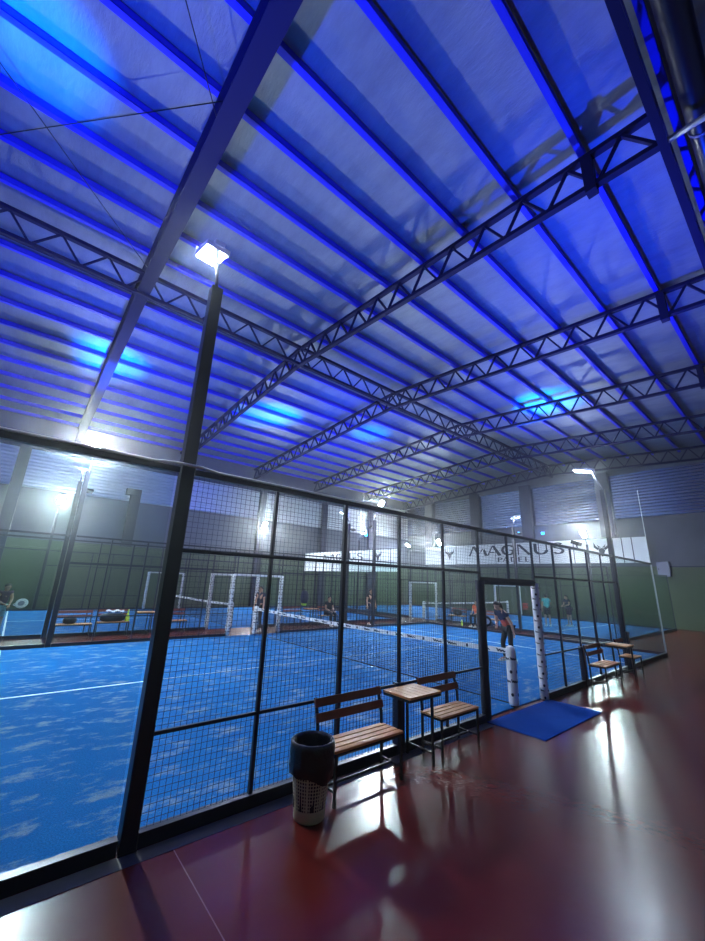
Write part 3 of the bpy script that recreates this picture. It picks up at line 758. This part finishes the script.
# bags and small things -----------------------------------------------
def bag(x, y, z, dims, label, m='black', rz=0):
    t = thing('sports_bag', label, 'bag', (x, y, z), rz)
    a, b, c = dims; m_ = MB(); vs_ = []; n = 16; st = 9
    for i in range(st+1):
        u = i/st; e = 1-abs(2*u-1)**5*0.45
        for k in range(n):
            g = 2*PI*k/n; cx = math.copysign(abs(math.cos(g))**0.6, math.cos(g)); cy = math.copysign(abs(math.sin(g))**0.6, math.sin(g))
            vs_.append(((u-0.5)*a, cx*b/2*e, c/2+cy*c/2*e*(1 if cy < 0 else 1)))
    m_.add(vs_, [(i*n+k, i*n+(k+1) % n, (i+1)*n+(k+1) % n, (i+1)*n+k) for i in range(st) for k in range(n)], True)
    m_.add(vs_[:n], [tuple(range(n))]); m_.add(vs_[-n:], [tuple(range(n))])
    m_.build('bag_body', M[m], t)
    MB().tube([(-a*0.22, 0, c*0.93), (-a*0.15, 0, c*1.15), (a*0.15, 0, c*1.15), (a*0.22, 0, c*0.93)], 0.012, 8).build('handle', M['black'], t)
    return t
bag(-5.5, 11.27, 0.452, (0.34, 0.22, 0.2), 'small dark bag lying on the far left bench of the red strip')
bag(-4.32, 11.55, 0.452, (0.72, 0.28, 0.26), 'big black bag with a white towel on top, on the red strip bench')
t = thing('towel', 'white towel lying over the big black bag', 'towel', (-4.28, 11.55, 0.785))
m_ = MB(); nx, ny = 14, 6
g = [[V(((i/nx-0.5)*0.5, (j/ny-0.5)*0.26, 0.02*math.sin(i*0.9)+0.012*math.cos(j*1.7)-0.25*((j/ny-0.5)*0.5)**2*8*0.26)) for j in range(ny+1)] for i in range(nx+1)]
for dz in (0, 0.012):
    m_.add([p+V((0, 0, dz)) for r in g for p in r], [(i*(ny+1)+j, (i+1)*(ny+1)+j, (i+1)*(ny+1)+j+1, i*(ny+1)+j+1) for i in range(nx) for j in range(ny)], True)
m_.build('towel_cloth', M['white'], t)
t = thing('drink_bottle', 'yellow green bottle standing on the red strip bench beside the black bag', 'bottle', (-3.88, 11.55, 0.452))
MB().lathe([(0, 0), (0.07, 0), (0.075, 0.02), (0.07, 0.14), (0.035, 0.2), (0.03, 0.25), (0, 0.25)], n=16).build('bottle_body', M['yellow'], t)
MB().lathe([(0.022, 0.25), (0.022, 0.36), (0.0, 0.37)], n=12).build('bottle_cap', M['yellow'], t)
bag(11.36, 9.1, 0.452, (0.5, 0.26, 0.32), 'black bag on the bench before the end wall court', rz=PI/2)
t = thing('drink_bottle', 'yellow bottle on the floor near the orange shirted person', 'bottle', (10.9, 8.55, 0))
MB().lathe([(0, 0), (0.04, 0), (0.042, 0.02), (0.042, 0.22), (0.02, 0.28), (0, 0.28)], n=14).build('bottle_body', M['yellow'], t)
MB().lathe([(0.018, 0.28), (0.018, 0.31), (0, 0.31)], n=12).build('bottle_cap', M['white'], t)
t = thing('hanging_bag', 'dark bag with yellow trim hung on the fence behind the near net', 'bag', (2.0, 9.80, 1.0))
m_ = MB(); m_.lathe([(0.0, 0.06), (0.12, 0.08), (0.17, 0.25), (0.16, 0.45), (0.08, 0.56), (0, 0.58)], n=16); m_.build('bag_body', M['c_navy'], t)
MB().lathe([(0.0, 0), (0.08, 0.0), (0.11, 0.05), (0.125, 0.09)], n=16).build('trim', M['yellow'], t)
MB().tube([(0, 0, 0.55), (0, 0.08, 0.66), (0, 0.14, 0.7)], 0.012, 6).build('strap', M['black'], t)
t = thing('folding_chair', 'red chair standing behind the end wall court gate', 'chair', (22.55, 11.0, 0), -PI)
MB().bb((-0.2, -0.2, 0.43), (0.2, 0.2, 0.46)).build('seat', M['red'], t, 0.01)
MB().bb((-0.2, -0.2, 0.5), (-0.17, 0.2, 0.88)).build('backrest', M['red'], t, 0.01)
for a in (-0.18, 0.18):
    for b in (-0.18, 0.18): MB().bar((a, b, 0), (a, b, 0.43), 0.025).build('leg', M['frame'], t)
# ------------------------------------------------------------------ people
def skin_mesh(verts, edges, radii, root, sub=2):
    me = bpy.data.meshes.new('tmp'); me.from_pydata([tuple(v) for v in verts], edges, [])
    o = bpy.data.objects.new('tmp', me); COL.objects.link(o)
    sk = o.modifiers.new('skin', 'SKIN'); sk.use_smooth_shade = True
    for i, d in enumerate(me.skin_vertices[0].data):
        r = radii[i]; d.radius = r if isinstance(r, tuple) else (r, r); d.use_root = (i == root); d.use_loose = False
    s = o.modifiers.new('sub', 'SUBSURF'); s.levels = sub; s.render_levels = sub
    bpy.context.view_layer.update()
    dg = bpy.context.evaluated_depsgraph_get()
    r = bpy.data.meshes.new_from_object(o.evaluated_get(dg))
    bpy.data.objects.remove(o); bpy.data.meshes.remove(me)
    for p in r.polygons: p.use_smooth = True
    return r

def join_mb(me, mb, slot):
    bm = bmesh.new(); bm.from_mesh(me)
    vs_ = [bm.verts.new(v) for v in mb.v]
    for f in mb.f:
        try:
            q = bm.faces.new([vs_[i] for i in f]); q.material_index = slot; q.smooth = True
        except ValueError: pass
    bm.to_mesh(me); bm.free()

def person(label, loc, heading, shirt, trousers, pose=None, lean=0, turn=0, hair='short', sleeve=0.55, shorts=False, hem=None, scale=1.0, seat=False, headturn=0):
    """heading: direction faced (radians, 0 = +x).  Local frame: faces +x, left is +y."""
    J = dict(pelvis=(0, 0, .95), spine=(0, 0, 1.09), chest=(0.0, 0, 1.27), neck=(-.005, 0, 1.44), head=(.012, 0, 1.545), top=(.012, 0, 1.66),
             hipL=(0, .085, .91), kneeL=(.03, .10, .50), ankL=(0, .11, .085), toeL=(.15, .125, .035),
             hipR=(0, -.085, .91), kneeR=(.03, -.10, .50), ankR=(0, -.11, .085), toeR=(.15, -.125, .035),
             shL=(0, .165, 1.385), elL=(-.01, .22, 1.12), wrL=(.06, .24, .89), shR=(0, -.165, 1.385), elR=(-.01, -.22, 1.12), wrR=(.06, -.24, .89))
    if pose: J.update(pose)
    J = {k: V(v) for k, v in J.items()}
    R = Matrix.Rotation(math.radians(lean), 3, 'Y'); P0 = V(J['pelvis'])
    for k in ('spine', 'chest', 'neck', 'head', 'top', 'shL', 'shR', 'elL', 'elR', 'wrL', 'wrR'):
        if pose and k in pose: continue
        J[k] = R @ (J[k]-P0)+P0
    rad = dict(pelvis=(.125, .10), spine=(.115, .09), chest=(.135, .10), neck=.052, head=.088, top=.062, hipL=.083, hipR=.083, kneeL=.056, kneeR=.056, ankL=.038, ankR=.038, toeL=.033, toeR=.033,
               shL=.062, shR=.062, elL=.043, elR=.043, wrL=.029, wrR=.029)
    BON = [('pelvis', 'spine'), ('spine', 'chest'), ('chest', 'neck'), ('neck', 'head'), ('head', 'top')]
    for s in 'LR': BON += [('pelvis', 'hip'+s), ('hip'+s, 'knee'+s), ('knee'+s, 'ank'+s), ('ank'+s, 'toe'+s), ('chest', 'sh'+s), ('sh'+s, 'el'+s), ('el'+s, 'wr'+s)]
    t = thing('person', label, 'person', loc, heading); t.scale = (scale,)*3
    def limb(keys, bones, extra, rmul=1.0, root='pelvis', pts=None):
        JJ = dict(J); JJ.update(pts or {})
        idx = {k: i for i, k in enumerate(keys)}
        rr = []
        for k in keys:
            b = rad.get(k, extra.get(k, .05) if isinstance(extra, dict) else .05)
            e = extra if not isinstance(extra, dict) else extra.get('+', 0.012)
            rr.append(tuple(x*rmul+e for x in b) if isinstance(b, tuple) else b*rmul+e)
        return skin_mesh([JJ[k] for k in keys], [(idx[a], idx[b]) for a, b in bones], rr, idx[root])
    body = limb(list(J), BON, 0.0)
    # hands with five fingers, face
    H = MB()
    for s in 'LR':
        w = J['wr'+s]; d = (w-J['el'+s]).normalized(); side = d.cross(V((0, 0, 1)))
        side = side.normalized() if side.length > 0.05 else V((1, 0, 0))
        nrm = side.cross(d).normalized(); sg = 1 if s == 'L' else -1
        H.ell(w+d*0.045, (0.026, 0.044, 0.05), Matrix((nrm, side, d)).transposed(), 10, 6)
        for q, L in enumerate((0.068, 0.078, 0.072, 0.055)):
            a = w+d*0.08+side*(0.03-0.02*q)
            H.tube([a, a+d*L*0.45-nrm*0.004, a+d*L*0.8-nrm*0.018, a+d*L*0.9-nrm*0.034], [0.0095, 0.009, 0.008, 0.006], 7)
        a = w+d*0.03+side*0.036
        H.tube([a, a+side*0.028+d*0.02, a+side*0.035+d*0.05-nrm*0.01], [0.011, 0.010, 0.007], 7)
    body.materials.clear(); body.materials.append(M['skin']); body.materials.append(M['eye']); body.materials.append(M['c_coral'])
    join_mb(body, H, 0)
    hd = J['head']; up = (J['top']-J['neck']).normalized(); yaw = Matrix.Rotation(math.radians(headturn), 3, up)
    fw = yaw @ (V((1, 0, 0))-up*up.x).normalized(); sd = up.cross(fw)
    F = MB(); F.tube([hd+fw*0.08+up*0.035, hd+fw*0.108-up*0.005, hd+fw*0.085-up*0.018], [0.008, 0.014, 0.008], 8)
    for q in (-1, 1):
        F.ell(hd+sd*q*0.087+up*0.012, (0.022, 0.012, 0.03), Matrix((fw, sd, up)).transposed(), 8, 5)
    F.ell(hd+fw*0.055-up*0.06, (0.034, 0.036, 0.025), Matrix((fw, sd, up)).transposed(), 8, 5)
    join_mb(body, F, 0)
    E_ = MB()
    for q in (-1, 1): E_.ell(hd+fw*0.083+sd*q*0.033+up*0.03, (0.009, 0.014, 0.008), Matrix((fw, sd, up)).transposed(), 8, 5)
    join_mb(body, E_, 1)
    L_ = MB(); L_.ell(hd+fw*0.089-up*0.043, (0.008, 0.024, 0.007), Matrix((fw, sd, up)).transposed(), 8, 5); join_mb(body, L_, 2)
    o = bpy.data.objects.new('body', body); COL.objects.link(o); o.parent = t
    # shirt
    keys = ['pelvis', 'spine', 'chest', 'shL', 'shR', 'slL', 'slR']
    pts = {'sl'+s: J['sh'+s].lerp(J['el'+s], sleeve) for s in 'LR'}
    pts['pelvis'] = J['pelvis']+(J['spine']-J['pelvis'])*-0.15; keys.append('collar'); pts['collar'] = J['chest'].lerp(J['neck'], 0.62)
    sh = limb(keys, [('pelvis', 'spine'), ('spine', 'chest'), ('chest', 'collar'), ('chest', 'shL'), ('chest', 'shR'), ('shL', 'slL'), ('shR', 'slR')], {'+': 0.024, 'slL': .052, 'slR': .052, 'collar': .075}, 1.0, 'spine', pts)
    sh.materials.clear(); sh.materials.append(M[shirt])
    if hem:
        sh.materials.append(M[hem]); ax = (J['chest']-J['pelvis']).normalized()
        for p in sh.polygons:
            if (p.center-J['pelvis']).dot(ax) < 0.25 and abs(p.center.y) < 0.17: p.material_index = 1
    o = bpy.data.objects.new('shirt', sh); COL.objects.link(o); o.parent = t
    # trousers
    if shorts:
        pts = {'ank'+s: J['hip'+s].lerp(J['knee'+s], 0.8) for s in 'LR'}; pts.update({'knee'+s: J['hip'+s].lerp(J['knee'+s], 0.5) for s in 'LR'})
        keys = ['pelvis', 'hipL', 'kneeL', 'skL', 'hipR', 'kneeR', 'skR']; pts.update({'skL': pts['ankL'], 'skR': pts['ankR']})
        tr = limb(keys, [('pelvis', 'hipL'), ('hipL', 'kneeL'), ('kneeL', 'skL'), ('pelvis', 'hipR'), ('hipR', 'kneeR'), ('kneeR', 'skR')], {'+': 0.022, 'skL': .075, 'skR': .075}, 1.0, 'pelvis', pts)
    else:
        keys = ['pelvis', 'hipL', 'kneeL', 'ankL', 'hipR', 'kneeR', 'ankR']; pts = {'ank'+s: J['knee'+s].lerp(J['ank'+s], 0.93) for s in 'LR'}
        tr = limb(keys, [('pelvis', 'hipL'), ('hipL', 'kneeL'), ('kneeL', 'ankL'), ('pelvis', 'hipR'), ('hipR', 'kneeR'), ('kneeR', 'ankR')], 0.012, 1.0, 'pelvis', pts)
    tr.materials.clear(); tr.materials.append(M[trousers])
    o = bpy.data.objects.new('shorts' if shorts else 'trousers', tr); COL.objects.link(o); o.parent = t
    for s in 'LR':
        m_ = MB(); a, b = J['ank'+s], J['toe'+s]; d = (b-a); d.z = 0; d = d.normalized() if d.length > 0.01 else V((1, 0, 0)); sdx = V((-d.y, d.x, 0)); g = a-V((0, 0, 0.085))
        pr = [(-0.07, .032, .075), (-0.03, .04, .10), (0.04, .042, .085), (0.12, .046, .055), (0.18, .036, .038), (0.205, .015, .02)]
        vv = []
        for x, w, h in pr:
            c = g+d*x
            vv += [c-sdx*w+V((0, 0, 0.002)), c+sdx*w+V((0, 0, 0.002)), c+sdx*w*0.7+V((0, 0, h)), c-sdx*w*0.7+V((0, 0, h))]
        m_.add(vv, [(4*i+q, 4*i+(q+1) % 4, 4*i+4+(q+1) % 4, 4*i+4+q) for i in range(5) for q in range(4)]+[(0, 1, 2, 3), (20, 21, 22, 23)], True)
        m_.build('shoe', M['shoe'], t)
    hm = MB(); B = Matrix((fw, sd, up)).transposed()
    hm.ell(hd+up*0.03-fw*0.012, (0.103, 0.096, 0.108), B @ Matrix.Rotation(math.radians(-46), 3, 'Y'), 16, 8, -0.12)
    if hair == 'ponytail':
        hm.ell(hd-fw*0.05-up*0.01, (0.065, 0.088, 0.09), B, 12, 8)
        hm.tube([hd-fw*0.09+up*0.04, hd-fw*0.145-up*0.0, hd-fw*0.15-up*0.1, hd-fw*0.12-up*0.2], [0.022, 0.034, 0.03, 0.008], 10)
    hm.build('hair', M['hair'], t)
    return t, J

def racket(pos, axis, normal, label, face='white', rim='white', core=None):
    """pos: middle of the grip; axis: towards the head; normal: face normal"""
    a = V(axis).normalized(); n_ = V(normal); n_ = (n_-a*n_.dot(a)).normalized(); s = a.cross(n_)
    t = thing('padel_racket', label, 'racket', pos)
    MB().tube([a*-0.07, a*0.10], 0.017, 10).build('grip', M['black'], t)
    m_ = MB()
    for q in (-1, 1): m_.tube([a*0.09, a*0.15+s*q*0.035, a*0.20+s*q*0.075], 0.012, 8)
    m_.build('throat', M[rim], t)
    el = [(0.125*math.cos(2*PI*k/32), 0.30+0.14*math.sin(2*PI*k/32)) for k in range(32)]
    fr = lambda u, v, w: s*u+a*v+n_*(w-0.019)
    m_ = MB(); m_.prism(el, fr, 0.038); hd = m_.build('head', M[face], t)
    m_ = MB(); m_.tube([s*u*1.0+a*v for u, v in el+el[:1]], 0.021, 6, False); m_.build('rim', M[rim], t)
    if core:
        for w0 in (-0.0205, 0.0195):
            m_ = MB(); m_.prism([(0.075*math.cos(2*PI*k/20), 0.29+0.085*math.sin(2*PI*k/20)) for k in range(20)], lambda u, v, w: s*u+a*v+n_*(w0+w), 0.001); m_.build('print', M[core], hd)
    return t
def world_pt(t, J, k, d=0.06):
    a = J[k]+(J[k]-J['el'+k[-1]]).normalized()*d
    c, s = math.cos(t.rotation_euler[2]), math.sin(t.rotation_euler[2])
    return V((c*a.x-s*a.y, s*a.x+c*a.y, a.z))*t.scale[0]+V(t.location)

# player in the near court
hw = math.radians(156)
pw = dict(pelvis=(0, 0, .92), hipL=(0, .085, .88), hipR=(0, -.085, .88), kneeL=(.08, .17, .48), ankL=(.0, .21, .085), toeL=(.14, .25, .035), kneeR=(.08, -.17, .48), ankR=(.0, -.21, .085), toeR=(.14, -.25, .035),
          elR=(.22, -.20, 1.02), wrR=(.30, -.10, .96), elL=(.10, .29, 1.02), wrL=(.06, .30, .80))
t, J = person('player with dark ponytail, navy and coral top and black leggings leaning by the near net', (3.83, 2.18, 0.019), hw, 'c_navy', 'c_black', pw, lean=30, hair='ponytail', sleeve=0.5, hem='c_coral', headturn=8)
racket(world_pt(t, J, 'wrR'), (-0.7, 0.6, 0.35), (-0.87, -0.49, 0.1), 'black and white padel racket held by the player near the net', 'black', 'black', 'white')
# left edge player
pl = dict(elR=(.10, -.24, 1.14), wrR=(.16, -.02, 1.02), elL=(.12, .22, 1.14), wrL=(.24, .12, 1.0))
t, J = person('player in dark violet top at the left edge holding a white racket', (-7.20, 12.6, 0.019), math.radians(-62), 'c_maroon', 'c_aqua', pl, shorts=True, sleeve=0.2, lean=14, scale=0.93)
racket(world_pt(t, J, 'wrL'), (0.9, -0.1, 0.2), (-0.2, -1, 0.25), 'white padel racket held by the player at the left edge', 'white', 'white', 'electric')
# players in the end wall court
person('player in teal shirt and dark shorts seen from behind in the end wall court', (15.7, 6.3, 0.019), math.radians(40), 'c_teal', 'c_black', dict(elR=(.1, -.24, 1.15), wrR=(.28, -.16, 1.1)), shorts=True, lean=4)
person('player in dark shirt in the end wall court, right of the teal shirted player', (17.2, 5.75, 0.019), math.radians(150), 'c_navy', 'c_maroon', dict(elR=(.12, -.22, 1.15), wrR=(.3, -.1, 1.08), elL=(.12, .22, 1.15), wrL=(.3, .1, 1.08)), shorts=True, lean=10)
SEAT = dict(pelvis=(0, 0, .58), spine=(.0, 0, .70), chest=(.03, 0, .88), neck=(.05, 0, 1.05), head=(.07, 0, 1.155), top=(.07, 0, 1.27), hipL=(.03, .09, .57), hipR=(.03, -.09, .57),
            kneeL=(.44, .12, .54), kneeR=(.44, -.12, .54), ankL=(.42, .12, .085), ankR=(.42, -.12, .085), toeL=(.57, .13, .035), toeR=(.57, -.13, .035),
            shL=(.04, .165, .995), shR=(.04, -.165, .995), elL=(.10, .22, .74), elR=(.10, -.22, .74), wrL=(.32, .12, .66), wrR=(.32, -.12, .66))
person('person in orange shirt sitting on the bench before the end wall court', (11.33, 7.9, 0.0), math.radians(180), 'c_orange', 'c_black', SEAT)
person('person in dark clothes sitting on the red strip bench behind the near court', (4.4, 11.36, 0), math.radians(-90), 'c_black', 'c_black', SEAT)
person('person in dark clothes standing on the red strip by the white padded gate', (0.55, 10.75, 0), math.radians(-160), 'c_navy', 'c_black')
person('person in black standing on the red strip right of the seated one', (6.55, 10.75, 0), math.radians(-100), 'c_black', 'c_navy')

# ------------------------------------------------------------------ world, camera, view
w = bpy.data.worlds.new('World'); S.world = w; w.use_nodes = True
w.node_tree.nodes['Background'].inputs['Color'].default_value = (0.01, 0.012, 0.03, 1); w.node_tree.nodes['Background'].inputs['Strength'].default_value = 0.2

HAZE = 0.0031  # thin haze added to the air so lamps glow like lens glare
if HAZE:
    vs_n = w.node_tree.nodes.new('ShaderNodeVolumeScatter'); vs_n.inputs['Density'].default_value = HAZE; vs_n.inputs['Anisotropy'].default_value = 0.9
    vs_n.inputs['Color'].default_value = (0.95, 0.97, 1, 1)
    w.node_tree.links.new(vs_n.outputs[0], w.node_tree.nodes['World Output'].inputs['Volume'])
    S.cycles.volume_bounces = 0

f, yaw, pitch, roll, cx, cy, czz = 382.640536, 0.695268258, 0.280802700, 0.0374274376, -7.06251898, -3.77762123, 2.01323233
fw = V((math.sin(yaw)*math.cos(pitch), math.cos(yaw)*math.cos(pitch), math.sin(pitch)))
r = V((math.cos(yaw), -math.sin(yaw), 0)); u = r.cross(fw)
c_, s_ = math.cos(roll), math.sin(roll); r2 = r*c_+u*s_; u2 = -r*s_+u*c_
cam = bpy.data.cameras.new('camera'); co = bpy.data.objects.new('camera', cam); COL.objects.link(co)
cam.sensor_fit = 'AUTO'; cam.sensor_width = 36; cam.lens = f*36/941; cam.clip_start = 0.05; cam.clip_end = 200
Rm = Matrix((r2, u2, -fw)).transposed().to_4x4(); Rm.translation = V((cx, cy, czz)); co.matrix_world = Rm
S.camera = co
S.view_settings.view_transform = 'Standard'; S.view_settings.look = 'None'; S.view_settings.exposure = 0.0; S.view_settings.gamma = 1.0; S.view_settings.use_curve_mapping = False
S.cycles.use_denoising = True; S.cycles.max_bounces = 6; S.cycles.diffuse_bounces = 3; S.cycles.glossy_bounces = 3; S.cycles.transparent_max_bounces = 24
S.cycles.sample_clamp_indirect = 6.0; S.cycles.caustics_reflective = False; S.cycles.caustics_refractive = False
S.cycles.use_light_tree = True
